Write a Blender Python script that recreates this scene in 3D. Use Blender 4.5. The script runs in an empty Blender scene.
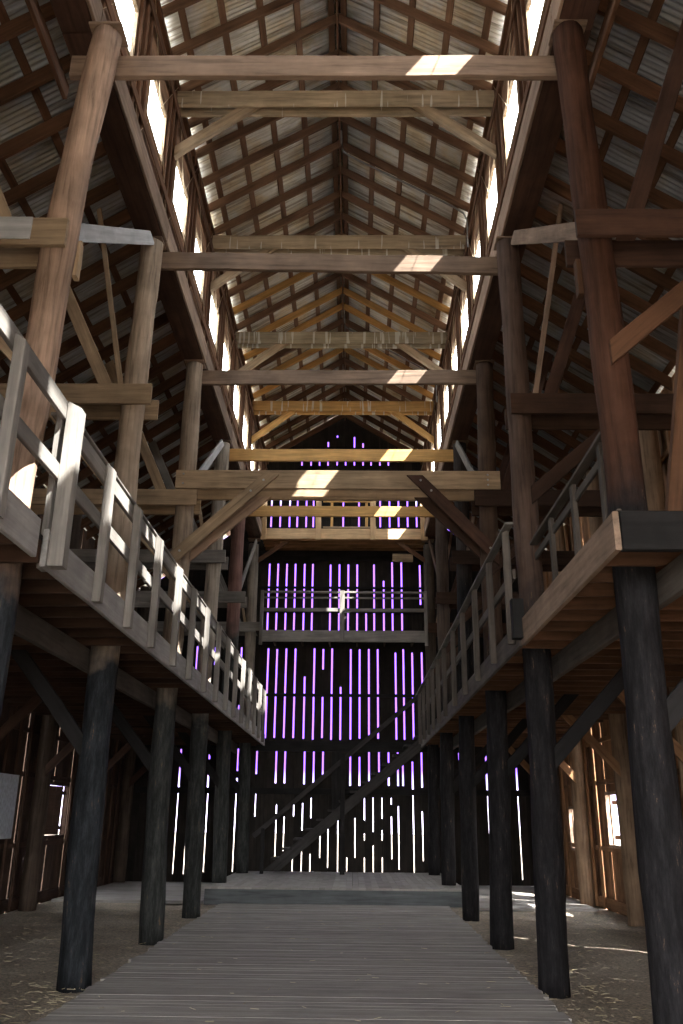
import bpy, math, random
from mathutils import Vector, Matrix
random.seed(11)
SC = bpy.context.scene
EXPO = 1.25
COL = SC.collection
R = math.radians

# ------------------------------------------------------------------ measured layout (metres, z=0 at the boardwalk top)
BAY, Y0 = 3.449, 3.214
def yy(i): return Y0 + i * BAY
EYE = 1.68
XWL, XWR, XRID = -2.75, 2.12, -0.31        # inner faces of the high walls, ridge
XOL, XOR = -6.45, 5.2                      # outer walls
YB, YF = 24.9, -4.0                        # back wall, front wall
ORD = ('first second third fourth fifth sixth seventh eighth ninth tenth eleventh twelfth thirteenth fourteenth fifteenth '
       'sixteenth seventeenth eighteenth nineteenth twentieth').split()
TENS = {20: 'twenty', 30: 'thirty', 40: 'forty', 50: 'fifty'}
def nth(k):
    if k <= 20: return ORD[k - 1]
    t, u = divmod(k, 10)
    if u == 0: return {3: 'thirtieth', 4: 'fortieth', 5: 'fiftieth'}[t]
    return TENS[t * 10] + '-' + ORD[u - 1]

# ------------------------------------------------------------------ materials
def new_mat(name):
    m = bpy.data.materials.new(name); m.use_nodes = True
    nt = m.node_tree; nt.nodes.clear()
    out = nt.nodes.new('ShaderNodeOutputMaterial')
    b = nt.nodes.new('ShaderNodeBsdfPrincipled')
    nt.links.new(b.outputs[0], out.inputs[0])
    return m, nt, b, out
def N(nt, t, **k):
    n = nt.nodes.new(t)
    for a, v in k.items():
        if a in n.inputs: n.inputs[a].default_value = v
        else: setattr(n, a, v)
    return n
def ramp(nt, fac, stops):
    r = nt.nodes.new('ShaderNodeValToRGB')
    e = r.color_ramp.elements
    while len(e) < len(stops): e.new(.5)
    for q, (p, c) in zip(e, stops):
        q.position = p; q.color = (*c, 1) if len(c) == 3 else c
    nt.links.new(fac, r.inputs[0]); return r.outputs[0]
def mixc(nt, a, b, f, blend='MIX'):
    m = nt.nodes.new('ShaderNodeMix'); m.data_type = 'RGBA'; m.blend_type = blend
    for s, v in ((m.inputs[6], a), (m.inputs[7], b), (m.inputs[0], f)):
        if hasattr(v, 'is_linked') or hasattr(v, 'links'): nt.links.new(v, s)
        elif isinstance(v, (int, float)): s.default_value = v
        else: s.default_value = (*v, 1)
    return m.outputs[2]
def math_(nt, op, a, b=0.0, c=None):
    m = nt.nodes.new('ShaderNodeMath'); m.operation = op
    for s, v in zip(m.inputs, (a, b, c)):
        if v is None: continue
        if isinstance(v, (int, float)): s.default_value = v
        else: nt.links.new(v, s)
    return m.outputs[0]
def sc3(c, k): return tuple(min(1, x * k) for x in c)

def wood(name, c, dark=.45, light=1.35, scale=(1.1, 16, 16), var=.35, rough=.82, coord='Object', island=False, drips=0,
         stain=.5, tar=None, bump=.35):
    m, nt, b, out = new_mat(name)
    tc = N(nt, 'ShaderNodeTexCoord')
    mp = N(nt, 'ShaderNodeMapping'); mp.inputs['Scale'].default_value = scale
    src = tc.outputs['Object']
    if coord == 'World':
        g = N(nt, 'ShaderNodeNewGeometry'); src = g.outputs['Position']
    oi = N(nt, 'ShaderNodeObjectInfo')
    rnd = oi.outputs['Random']
    geo = N(nt, 'ShaderNodeNewGeometry')
    if island: rnd = geo.outputs['Random Per Island']
    off = N(nt, 'ShaderNodeVectorMath', operation='ADD')
    cmb = N(nt, 'ShaderNodeCombineXYZ')
    k = math_(nt, 'MULTIPLY', rnd, 37.0)
    for i in range(3): nt.links.new(k, cmb.inputs[i])
    nt.links.new(src, off.inputs[0]); nt.links.new(cmb.outputs[0], off.inputs[1])
    nt.links.new(off.outputs[0], mp.inputs[0])
    n1 = N(nt, 'ShaderNodeTexNoise', Scale=1.0, Detail=8.0, Roughness=.62, Distortion=.35)
    nt.links.new(mp.outputs[0], n1.inputs[0])
    n2 = N(nt, 'ShaderNodeTexNoise', Scale=1.6, Detail=4.0, Roughness=.6)
    nt.links.new(off.outputs[0], n2.inputs[0])
    base = ramp(nt, n1.outputs[0], [(.28, sc3(c, dark)), (.47, sc3(c, .85)), (.6, c), (.75, sc3(c, light))])
    st = ramp(nt, n2.outputs[0], [(.35, (1 - stain,) * 3), (.62, (1, 1, 1))])
    base = mixc(nt, base, st, 1.0, 'MULTIPLY')
    v = math_(nt, 'MULTIPLY_ADD', rnd, var * 2, 1 - var)
    cv = N(nt, 'ShaderNodeCombineXYZ')
    for i in range(3): nt.links.new(v, cv.inputs[i])
    base = mixc(nt, base, cv.outputs[0], 1.0, 'MULTIPLY')
    if tar is not None:                      # creosoted lower length of a log, ragged edge, chips where it flaked
        tz, tcol = tar
        sx = N(nt, 'ShaderNodeSeparateXYZ'); nt.links.new(tc.outputs['Object'], sx.inputs[0])
        n3 = N(nt, 'ShaderNodeTexNoise', Scale=3.0, Detail=5.0); nt.links.new(off.outputs[0], n3.inputs[0])
        zz = math_(nt, 'MULTIPLY_ADD', n3.outputs[0], 1.0, sx.outputs[2])
        f = ramp(nt, math_(nt, 'MULTIPLY_ADD', zz, .5, .5 - (tz + .5) * .5), [(.35, (1, 1, 1)), (.65, (0, 0, 0))])
        mp2 = N(nt, 'ShaderNodeMapping'); mp2.inputs['Scale'].default_value = (13, 13, 2.4)
        nt.links.new(off.outputs[0], mp2.inputs[0])
        n4 = N(nt, 'ShaderNodeTexNoise', Scale=1.0, Detail=9.0, Roughness=.8); nt.links.new(mp2.outputs[0], n4.inputs[0])
        chips = ramp(nt, n4.outputs[0], [(.3, sc3(tcol, .35)), (.47, tcol), (.61, sc3(tcol, 2.1)), (.635, (.13, .085, .05)), (.7, (.22, .14, .085))])
        base = mixc(nt, base, chips, f)
    if drips:
        sx = N(nt, 'ShaderNodeSeparateXYZ'); nt.links.new(off.outputs[0], sx.inputs[0])
        cm = N(nt, 'ShaderNodeCombineXYZ')
        nt.links.new(math_(nt, 'MULTIPLY', sx.outputs[0], 9.0), cm.inputs[0])
        nt.links.new(math_(nt, 'MULTIPLY', sx.outputs[2], .5), cm.inputs[1])
        nd = N(nt, 'ShaderNodeTexNoise', Scale=1.6, Detail=1.0); nt.links.new(cm.outputs[0], nd.inputs[0])
        f = ramp(nt, nd.outputs[0], [(drips, (0, 0, 0)), (drips + .015, (1, 1, 1))])
        base = mixc(nt, base, (.72, .7, .62), math_(nt, 'MULTIPLY', f, .75))
    nt.links.new(base, b.inputs['Base Color'])
    b.inputs['Roughness'].default_value = rough
    b.inputs['Specular IOR Level'].default_value = .25 if tar is None else .1
    bp = N(nt, 'ShaderNodeBump', Strength=bump, Distance=.02)
    nt.links.new(n1.outputs[0], bp.inputs['Height']); nt.links.new(bp.outputs[0], b.inputs['Normal'])
    return m

M = {}
LOG = (.40, .26, .17)
TAR = (.026, .028, .034)
def logmat(name, c, tz, tarc=TAR): return wood(name, c, dark=.4, light=1.3, scale=(22, 22, 1.3), var=.1, tar=(tz, tarc), stain=.35, bump=.6, rough=.75)
M['beam'] = wood('weathered_beam_wood', (.36, .25, .18), stain=.35)
M['beam_drip'] = wood('drip_stained_beam_wood', (.47, .36, .24), drips=.67, stain=.3)
M['beam_drip_more'] = wood('heavily_dripped_beam_wood', (.38, .31, .21), drips=.6, stain=.3)
M['yellow'] = wood('yellow_wood_warm_glow', (.76, .44, .16), dark=.65, light=1.2, stain=.2, var=.12)  # yellow wood whose colour also carries the warm glow of the far bays
M['yellow_drip'] = wood('yellow_wood_glow_drips', (.76, .45, .17), dark=.65, light=1.2, stain=.2, var=.1, drips=.63)
M['warm'] = wood('warm_brown_wood', (.34, .18, .09), stain=.35, var=.2)
M['silver'] = wood('lit_grey_board_wood', (.42, .40, .385), dark=.65, light=1.2, stain=.3, var=.12)  # brighter copy of the grey wood, strong light put into its colour
M['loft'] = wood('loft_pine', (.74, .49, .27), stain=.25, var=.12, dark=.65)
M['rafter'] = wood('high_rafter_wood', (.27, .155, .098), stain=.3, var=.2)
M['stair'] = wood('dark_grey_stair_wood', (.06, .055, .053), stain=.3, var=.1)
M['riser'] = wood('slate_grey_riser', (.15, .16, .165), stain=.2, var=.05)
M['tan'] = wood('tan_plank_wood', (.50, .36, .23), stain=.3, var=.2)
M['brown'] = wood('brown_rafter_wood', (.17, .085, .048), stain=.35, var=.25)
M['dark'] = wood('dark_brown_wood', (.075, .04, .026), stain=.45, var=.25)
M['redbrown'] = wood('red_brown_plank', (.10, .052, .036), stain=.4, var=.2)
M['grey'] = wood('silvered_grey_wood', (.29, .265, .24), dark=.55, light=1.25, stain=.3, var=.15)
M['greydark'] = wood('dull_grey_brown_wood', (.13, .11, .095), stain=.35, var=.15)
M['sunpainted'] = wood('sunpainted_plank', (.62, .62, .62), dark=.7, light=1.15, stain=.25, var=.05)  # whitish colour paints soft sunlight onto the wood
M['black'] = wood('blackened_wood', (.022, .02, .02), dark=.5, light=1.6, var=.2)
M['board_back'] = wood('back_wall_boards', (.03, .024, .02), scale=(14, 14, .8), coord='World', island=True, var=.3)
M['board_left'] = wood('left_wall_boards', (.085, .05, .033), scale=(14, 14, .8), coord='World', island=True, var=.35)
M['board_right'] = wood('right_wall_boards', (.38, .2, .10), scale=(14, 14, .8), coord='World', island=True, var=.35)  # base raised to paint in sun bounced off the ground
M['board_high'] = wood('high_wall_boards', (.34, .19, .11), scale=(14, .8, 14), coord='World', island=True, var=.3)
M['plank_floor'] = wood('boardwalk_planks', (.42, .39, .36), scale=(.9, 16, 16), coord='World', island=True, var=.1, dark=.7, light=1.15, stain=.22)
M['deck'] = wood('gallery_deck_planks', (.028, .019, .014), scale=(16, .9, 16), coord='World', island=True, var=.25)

def metal_sheet(name, tint):
    m, nt, b, out = new_mat(name)
    g = N(nt, 'ShaderNodeNewGeometry')
    n1 = N(nt, 'ShaderNodeTexNoise', Scale=1.3, Detail=5.0, Roughness=.6); nt.links.new(g.outputs['Position'], n1.inputs[0])
    mp = N(nt, 'ShaderNodeMapping'); mp.inputs['Scale'].default_value = (.5, 13, .5)
    nt.links.new(g.outputs['Position'], mp.inputs[0])
    n2 = N(nt, 'ShaderNodeTexNoise', Scale=1.0, Detail=4.0, Roughness=.7); nt.links.new(mp.outputs[0], n2.inputs[0])
    base = ramp(nt, n1.outputs[0], [(.3, sc3(tint, .8)), (.47, tint), (.6, (tint[0] * .95, tint[1] * .85, tint[2] * .68)), (.72, (tint[0] * .7, tint[1] * .5, tint[2] * .33))])
    st = ramp(nt, n2.outputs[0], [(.36, (.38, .32, .27)), (.47, (.8, .78, .74)), (.56, (1.0, 1.0, 1.0))])
    base = mixc(nt, base, st, 1.0, 'MULTIPLY')
    nt.links.new(base, b.inputs['Base Color'])
    b.inputs['Metallic'].default_value = .35; b.inputs['Roughness'].default_value = .5
    return m
M['sheet_high'] = metal_sheet('corrugated_metal_high', (.92, .91, .87))
M['sheet_low'] = metal_sheet('corrugated_metal_low', (.62, .67, .72))
M['sheet_low_right'] = metal_sheet('corrugated_metal_low_right', (.42, .45, .50))  # darker copy of the aisle sheet, painting in the right side's shade

def plain(name, c, rough=.6, metal=0):
    m, nt, b, out = new_mat(name)
    n = N(nt, 'ShaderNodeTexNoise', Scale=14.0, Detail=3.0)
    tc = N(nt, 'ShaderNodeTexCoord'); nt.links.new(tc.outputs['Object'], n.inputs[0])
    nt.links.new(ramp(nt, n.outputs[0], [(.3, sc3(c, .75)), (.7, sc3(c, 1.15))]), b.inputs['Base Color'])
    b.inputs['Roughness'].default_value = rough; b.inputs['Metallic'].default_value = metal
    return m
M['steel'] = plain('bolt_steel', (.6, .6, .6), .35, .9)
M['conduit'] = plain('grey_conduit', (.3, .3, .3), .4, .3)
M['wire'] = plain('pale_lath', (.55, .42, .28), .7)
M['straw'] = plain('straw', (.5, .42, .26), .8)
M['panel'] = plain('pale_grey_panel', (.5, .54, .6), .6)
M['stone'] = plain('pebble', (.42, .39, .36), .8)

def dirt(name, c1, c2):
    m, nt, b, out = new_mat(name)
    g = N(nt, 'ShaderNodeNewGeometry')
    n1 = N(nt, 'ShaderNodeTexNoise', Scale=1.1, Detail=8.0, Roughness=.7); nt.links.new(g.outputs['Position'], n1.inputs[0])
    n2 = N(nt, 'ShaderNodeTexNoise', Scale=26.0, Detail=6.0, Roughness=.75); nt.links.new(g.outputs['Position'], n2.inputs[0])
    n3 = N(nt, 'ShaderNodeTexVoronoi', Scale=30.0); nt.links.new(g.outputs['Position'], n3.inputs[0])
    a = ramp(nt, n1.outputs[0], [(.35, c1), (.65, c2)])
    d = ramp(nt, n2.outputs[0], [(.33, (.45, .45, .45)), (.5, (.95, .95, .95)), (.66, (1.6, 1.5, 1.35))])
    col = mixc(nt, a, d, 1.0, 'MULTIPLY')
    chips = ramp(nt, n3.outputs['Distance'], [(.06, (1, 1, 1)), (.1, (0, 0, 0))])
    pick = N(nt, 'ShaderNodeTexNoise', Scale=9.0); nt.links.new(g.outputs['Position'], pick.inputs[0])
    pk = ramp(nt, pick.outputs[0], [(.55, (0, 0, 0)), (.6, (1, 1, 1))])
    f = math_(nt, 'MULTIPLY', chips, pk)
    col = mixc(nt, col, (.42, .38, .3), math_(nt, 'MULTIPLY', f, .7))
    nt.links.new(col, b.inputs['Base Color']); b.inputs['Roughness'].default_value = .95
    b.inputs['Specular IOR Level'].default_value = .1
    bp = N(nt, 'ShaderNodeBump', Strength=.8, Distance=.03)
    nt.links.new(n2.outputs[0], bp.inputs['Height']); nt.links.new(bp.outputs[0], b.inputs['Normal'])
    return m
M['dirt'] = dirt('barn_dirt', (.27, .23, .19), (.40, .345, .28))
M['yard'] = dirt('sunlit_yard', (.19, .165, .13), (.23, .2, .16))
def glass():
    m, nt, b, out = new_mat('window_glass')
    nt.nodes.remove(b)
    t = N(nt, 'ShaderNodeBsdfTransparent'); t.inputs[0].default_value = (.93, .95, .96, 1)
    g = N(nt, 'ShaderNodeBsdfGlossy', Roughness=.05)
    mx = N(nt, 'ShaderNodeMixShader'); mx.inputs[0].default_value = .05
    nt.links.new(t.outputs[0], mx.inputs[1]); nt.links.new(g.outputs[0], mx.inputs[2]); nt.links.new(mx.outputs[0], out.inputs[0])
    return m
M['glass'] = glass()

# ------------------------------------------------------------------ mesh helpers
class MB:
    def __init__(s): s.v = []; s.f = []
    def box(s, x0, x1, y0, y1, z0, z1):
        a = len(s.v)
        s.v += [(x, y, z) for z in (z0, z1) for y in (y0, y1) for x in (x0, x1)]
        s.f += [tuple(a + i for i in q) for q in ((0, 2, 3, 1), (4, 5, 7, 6), (0, 1, 5, 4), (2, 6, 7, 3), (0, 4, 6, 2), (1, 3, 7, 5))]
    def slopebox(s, x0, x1, y0, y1, z0, zt0, zt1):      # top slopes from zt0 (at x0) to zt1 (at x1)
        a = len(s.v)
        s.v += [(x0, y0, z0), (x1, y0, z0), (x0, y1, z0), (x1, y1, z0), (x0, y0, zt0), (x1, y0, zt1), (x0, y1, zt0), (x1, y1, zt1)]
        s.f += [tuple(a + i for i in q) for q in ((0, 2, 3, 1), (4, 5, 7, 6), (0, 1, 5, 4), (2, 6, 7, 3), (0, 4, 6, 2), (1, 3, 7, 5))]
    def build(s, name, mat, parent=None, origin=None):
        me = bpy.data.meshes.new(name)
        o = Vector(origin) if origin else Vector((0, 0, 0))
        me.from_pydata([tuple(Vector(p) - o) for p in s.v], [], s.f); me.update()
        ob = bpy.data.objects.new(name, me); ob.location = o
        if mat: me.materials.append(mat)
        COL.objects.link(ob)
        if parent: ob.parent = parent; ob.matrix_parent_inverse = parent.matrix_world_inv if hasattr(parent, 'matrix_world_inv') else Matrix.Identity(4)
        return ob
def tag(o, label=None, cat=None, group=None, kind=None):
    if label: o['label'] = label
    if cat: o['category'] = cat
    if group: o['group'] = group
    if kind: o['kind'] = kind
    return o
def empty(name, loc=(0, 0, 0)):
    o = bpy.data.objects.new(name, None); o.location = loc; o.empty_display_size = .1; COL.objects.link(o); return o

def timber(name, p0, p1, w, h, mat, up=(0, 0, 1), cut0=None, cut1=None, parent=None, wob=.003, seg=5, ch=.006, kindpart=None):
    """squared timber from p0 to p1: w across, h along 'up'. cut0/cut1 = world normal of the end planes. Mesh runs along local X."""
    p0, p1, up = Vector(p0), Vector(p1), Vector(up)
    X = (p1 - p0); L = X.length; X.normalize()
    Z = (up - X * up.dot(X)).normalized(); Y = Z.cross(X)
    rot = Matrix((X, Y, Z)).transposed()
    a, b = w / 2, h / 2; c = min(ch, a * .4, b * .4)
    prof = [(-a + c, -b), (a - c, -b), (a, -b + c), (a, b - c), (a - c, b), (-a + c, b), (-a, b - c), (-a, -b + c)]
    v = []; f = []
    n0 = rot.transposed() @ Vector(cut0) if cut0 else None
    n1 = rot.transposed() @ Vector(cut1) if cut1 else None
    for k in range(seg + 1):
        t = k / seg; wy, wz = ((random.uniform(-wob, wob), random.uniform(-wob, wob)) if 0 < k < seg else (0, 0))
        for y, z in prof:
            x = t * L
            if k == 0 and n0: x += -(n0.y * y + n0.z * z) / n0.x
            if k == seg and n1: x += -(n1.y * y + n1.z * z) / n1.x
            v.append((x, y + wy, z + wz))
    for k in range(seg):
        for i in range(8):
            j = (i + 1) % 8
            f.append((k * 8 + i, k * 8 + j, k * 8 + 8 + j, k * 8 + 8 + i))
    f.append(tuple(range(7, -1, -1))); f.append(tuple(seg * 8 + i for i in range(8)))
    me = bpy.data.meshes.new(name); me.from_pydata(v, [], f); me.materials.append(mat); me.update()
    o = bpy.data.objects.new(name, me)
    o.matrix_world = Matrix.Translation(p0) @ rot.to_4x4()
    COL.objects.link(o)
    if parent:
        o.parent = parent; o.matrix_parent_inverse = Matrix.Translation(parent.location).inverted() if parent.type == 'EMPTY' else Matrix.Identity(4)
    return o

def log(name, pts, r0, r1, mat, y, rings=34, seg=22, knots=6):
    """vertical log through (x, z) points; origin at its foot"""
    zs = [p[1] for p in pts]; zb, zt = zs[0], zs[-1]
    def cx(z):
        for (xa, za), (xb, zb_) in zip(pts, pts[1:]):
            if z <= zb_: 
                t = (z - za) / (zb_ - za); return xa + (xb - xa) * t
        return pts[-1][0]
    def sx(z): return (cx(max(zb, z - .5)) + cx(z) * 2 + cx(min(zt, z + .5))) / 4
    v = []; f = []
    ph = [random.uniform(0, 6.28) for _ in range(6)]
    kn = [(random.uniform(0, 6.28), random.uniform(zb + .5, zt), random.uniform(.008, .018)) for _ in range(knots)]
    ox = sx(zb)
    for k in range(rings + 1):
        t = k / rings; z = zb + (zt - zb) * t
        r = r0 + (r1 - r0) * t + .006 * math.sin(5 * t * 6.28 + ph[0])
        c = sx(z) - ox + .006 * math.sin(9 * t + ph[1]); dy = .012 * math.sin(7 * t + ph[2])
        for i in range(seg):
            a = 6.2832 * i / seg
            rr = r * (1 + .03 * math.sin(3 * a + ph[3] + 2 * t) + .018 * math.sin(7 * a + ph[4] + 5 * t)) + random.uniform(-.0025, .0025)
            if i == int(ph[5] / 6.28 * seg): rr -= .012
            for ka, kz, kh in kn:
                d = abs((a - ka + 3.1416) % 6.2832 - 3.1416)
                if d < .5 and abs(z - kz) < .22: rr += kh * (1 - d / .5) * (1 - abs(z - kz) / .22)
            v.append((c + rr * math.cos(a), dy + rr * math.sin(a), z - zb))
    for k in range(rings):
        for i in range(seg):
            j = (i + 1) % seg
            f.append((k * seg + i, k * seg + j, k * seg + seg + j, k * seg + seg + i))
    f.append(tuple(range(seg - 1, -1, -1))); f.append(tuple(rings * seg + i for i in range(seg)))
    me = bpy.data.meshes.new(name); me.from_pydata(v, [], f); me.materials.append(mat); me.update()
    for p in me.polygons[:-2]: p.use_smooth = True
    o = bpy.data.objects.new(name, me); o.location = (ox, y, zb); COL.objects.link(o)
    return o

def tube(name, pts, r, mat, parent=None, seg=8):
    pts = [Vector(p) for p in pts]; v = []; f = []
    for i, p in enumerate(pts):
        d = (pts[min(i + 1, len(pts) - 1)] - pts[max(i - 1, 0)]).normalized()
        a = Vector((0, 1, 0)) if abs(d.y) < .9 else Vector((1, 0, 0))
        u = d.cross(a).normalized(); w = d.cross(u)
        for k in range(seg):
            t = 6.2832 * k / seg; v.append(tuple(p + u * r * math.cos(t) + w * r * math.sin(t)))
    for i in range(len(pts) - 1):
        for k in range(seg):
            j = (k + 1) % seg; f.append((i * seg + k, i * seg + j, i * seg + seg + j, i * seg + seg + k))
    f.append(tuple(range(seg - 1, -1, -1))); f.append(tuple((len(pts) - 1) * seg + k for k in range(seg)))
    me = bpy.data.meshes.new(name); me.from_pydata(v, [], f); me.materials.append(mat); me.update()
    for p in me.polygons: p.use_smooth = True
    o = bpy.data.objects.new(name, me); COL.objects.link(o)
    if parent: o.parent = parent
    return o

# ------------------------------------------------------------------ roof profile
SH, SA = .617, .70
def z_high(x):                       # underside of high-roof rafters
    return 12.35 + SH * (x - XWL) if x < XRID else 12.35 + SH * (XWR + .0 - x)
ZR = 13.86
def z_lowL(x): return 10.37 + SA * (x + 2.95)
def z_lowR(x): return 10.37 - SA * (x - 2.3)
def wall_top(x):
    if x < -2.95: return z_lowL(x) + .12
    if x > 2.3: return z_lowR(x) + .12
    return min(z_high(x), ZR) + .12

# ------------------------------------------------------------------ ground, boardwalk, platform
g = MB()
nx, ny = 90, 190
import mathutils
for j in range(ny + 1):
    for i in range(nx + 1):
        x = -6.7 + 12.1 * i / nx; y = -4.2 + 29.3 * j / ny
        h = mathutils.noise.noise(Vector((x * .9, y * .9, 0))) * .03 + mathutils.noise.noise(Vector((x * 5, y * 5, 3))) * .012
        if -3.1 < x < 2.35: h = min(h, 0) - .01
        g.v.append((x, y, -.045 + h * (1 if -6.2 < x < 5 else .3)))
for j in range(ny):
    for i in range(nx):
        a = j * (nx + 1) + i; g.f.append((a, a + 1, a + nx + 2, a + nx + 1))
fl = g.build('floor', M['dirt']); tag(fl, kind='structure')
g = MB(); g.box(-70, 70, -60, 110, -.5, -.16)
tag(g.build('ground', M['yard']), kind='structure')

bw = MB(); y = -2.0
while y < 19.1:
    w = random.uniform(.125, .15)
    dl, dr = random.uniform(-.03, .03), random.uniform(-.03, .03)
    if random.random() < .07: dl -= .04
    bw.box(-2.72 + dl, 1.95 + dr, y, y + w - random.choice([.002, .003, .004, .012]), -.042, random.uniform(-.002, .002)); y += w
tag(bw.build('boardwalk', M['plank_floor'], origin=(-.38, 8.5, -.04)), 'long boardwalk of grey cross planks running down the middle of the barn', 'boardwalk')

pf = empty('platform', (-.35, 22, -.04))
d = MB(); x = -2.68 - .4
while x < 2.32:
    w = .14; d.box(x, x + w - .006, 19.22, 24.84, .262, .3 + random.uniform(-.002, .002)); x += w
d.build('deck', M['plank_floor'], pf).matrix_parent_inverse = Matrix.Translation(pf.location).inverted()
d = MB(); d.box(-3.08, 2.34, 19.25, 19.31, -.04, .26); d.build('riser', M['riser'], pf).matrix_parent_inverse = Matrix.Translation(pf.location).inverted()
tag(pf, 'raised grey plank platform, one step above the boardwalk, before the back wall', 'platform')
d = MB(); y = 19.4
while y < 24.7: d.box(-6.3, -3.12, y, y + .14, -.04, .012 + random.uniform(0, .004)); y += .146
tag(d.build('low_floor_deck', M['plank_floor'], origin=(-4.7, 22, -.04)), 'low plank floor in the left aisle beside the raised platform', 'plank floor')
d = MB(); y = 18.6
while y < 24.7: d.box(2.38, 4.9, y, y + .14, -.04, .012 + random.uniform(0, .004)); y += .146
tag(d.build('low_floor_deck', M['plank_floor'], origin=(3.6, 22, -.04)), 'low plank floor in the right aisle beside the raised platform', 'plank floor')

# ------------------------------------------------------------------ log posts
LP = {0: [(-2.9, -.06), (-2.9, 9.38)],
      1: [(-2.92, -.06), (-2.88, 3.3), (-2.9, 4.35), (-2.82, 5.3), (-2.8, 6.8), (-2.71, 8.2), (-2.6, 9.38)],
      2: [(-2.92, -.06), (-2.98, .9), (-3.0, 3.0), (-2.96, 5.0), (-2.95, 7), (-2.91, 9.38)],
      3: [(-2.9, -.06), (-2.95, 2), (-2.95, 3.4), (-2.9, 6), (-2.9, 9.38)],
      4: [(-2.95, -.06), (-2.98, 1.5), (-3.0, 3.5), (-2.94, 6), (-2.88, 9.38)],
      5: [(-2.95, .3), (-3.02, 3.3), (-2.96, 6), (-2.94, 9.38)],
      6: [(-2.87, .3), (-2.94, 3.4), (-2.96, 9.25)]}
RP = {1: [(2.22, -.06), (2.26, 2.5), (2.29, 4.3), (2.28, 5), (2.25, 6.5), (2.21, 8.4), (2.2, 9.38)],
      2: [(2.12, -.06), (2.17, 2), (2.19, 3.5), (2.16, 5), (2.16, 9.38)],
      3: [(2.15, -.06), (2.22, 2.2), (2.27, 6), (2.33, 9.38)],
      4: [(2.14, -.06), (2.2, 3), (2.28, 6), (2.31, 9.38)],
      5: [(2.13, .3), (2.17, 3.4), (2.21, 7), (2.22, 9.38)],
      6: [(2.12, .3), (2.18, 4), (2.18, 9.25)]}
PRE = {'L': ['nearest', 'second', 'third', 'fourth', 'fifth', 'sixth'], 'R': ['nearest', 'second', 'third', 'fourth', 'fifth', 'sixth']}
lc = {1: (.56, .38, .28), 2: (.52, .40, .30), 3: (.47, .36, .27), 4: (.48, .41, .34), 5: (.25, .14, .12), 6: (.34, .29, .24)}
rc = {1: (.11, .052, .034), 2: (.15, .1, .08), 3: (.11, .07, .05), 4: (.05, .04, .036), 5: (.11, .08, .065), 6: (.1, .08, .065)}  # right logs darkened in colour, painting in the unlit side
for i, p in LP.items():
    tz = 3.65 if i != 5 else 5.7
    o = log('log_post', p, .175 if i < 4 else .165, .15 if i != 5 else .165, logmat('left_log_%s' % ('a b c d e f g'.split()[i]), lc.get(i, lc[1]), tz, (.018, .02, .023) if i < 3 else (.028, .029, .028)), yy(i))
    if i == 0: tag(o, 'log post carrying the left gallery, standing beside the camera', 'post', 'log posts')
    else: tag(o, 'tall round log post with blackened foot, %s from the camera along the left side' % PRE['L'][i - 1], 'post', 'log posts')
for i, p in RP.items():
    tz = 4.35 if i == 1 else 4.2
    o = log('log_post', p, .165 if i < 4 else .155, .15, logmat('right_log_%s' % ('a b c d e f g'.split()[i]), rc[i], tz if i != 4 else 6.5, (.013, .012, .013)), yy(i))
    tag(o, 'tall round log post with blackened foot, %s from the camera along the right side' % PRE['R'][i - 1], 'post', 'log posts')
OPL = [(-6.22, 14.3), (-6.22, 17.75), (-6.2, 21.2), (-6.2, 24.45)]
OPR = [(4.97, 9.7), (4.95, 13.1), (4.96, 16.4), (4.96, 19.7), (4.96, 23.1)]
brn = logmat('outer_log', (.30, .2, .13), -9)
brn2 = logmat('outer_log_dark', (.09, .065, .05), -9)
for k, (x, y) in enumerate(OPL):
    tag(log('log_post', [(x, -.06), (x, z_lowL(x) - .02)], .16, .15, brn2, y), 'dark log post against the left outer wall, %s from the camera' % ORD[k], 'post', 'outer log posts')
for k, (x, y) in enumerate(OPR):
    tag(log('log_post', [(x, -.06), (x, z_lowR(x) - .02)], .16, .15, brn, y), 'brown log post against the right outer wall, %s from the camera' % ORD[k], 'post', 'outer log posts')

# ------------------------------------------------------------------ plates on the post tops
for s, xs, lab in ((-1, {i: LP[i][-1][0] for i in LP}, 'left'), (1, {i: RP.get(i, RP[1])[-1][0] for i in range(0, 7)}, 'right')):
    for i in range(0, 6):
        xa = -2.92 if s < 0 else 2.27
        nm = ('resting on the %s and %s' % (['', 'first', 'second', 'third', 'fourth', 'fifth', 'sixth'][i], ['', 'first', 'second', 'third', 'fourth', 'fifth', 'sixth'][i + 1])) if i else 'running overhead to the first of the'
        o = timber('plate_beam', (xa, yy(i) + .01 - (3 if i == 0 else 0), 9.585), (xa, yy(i + 1) - .01, 9.585), .36, .33, M['redbrown'])
        tag(o, 'deep red-brown plate beam %s log posts on the %s' % (nm, lab), 'beam', '%s plate beams' % lab)
        o = timber('fascia_board', (xa - s * .203, yy(i) + .01, 9.6), (xa - s * .203, yy(i + 1) - .01, 9.6), .035, .36, M['beam'])
        tag(o, 'lighter board nailed along the inner face of the %s plate, %s bay from the camera' % (lab, ORD[i]), 'board', '%s plate fascia boards' % lab)
    for i in range(1, 7):
        o = timber('bolster_cap', (xs[i] - .17, yy(i), 9.4), (xs[i] + .17, yy(i), 9.4), .3, .03, M['beam'])
        tag(o, 'flat wooden cap plate on the head of the %s log post on the %s' % (ORD[i - 1], lab), 'cap plate', 'post cap plates')
o = timber('ledger_board', (-3.22, 5.2, 9.3), (-3.22, 7.25, 9.22), .05, .2, M['brown']); tag(o, 'brown ledger board beside the head of the nearest left log post', 'board')
o = timber('ledger_board', (2.55, 5.2, 9.32), (2.55, 7.2, 9.28), .05, .2, M['brown']); tag(o, 'brown ledger board beside the head of the nearest right log post', 'board')

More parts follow.
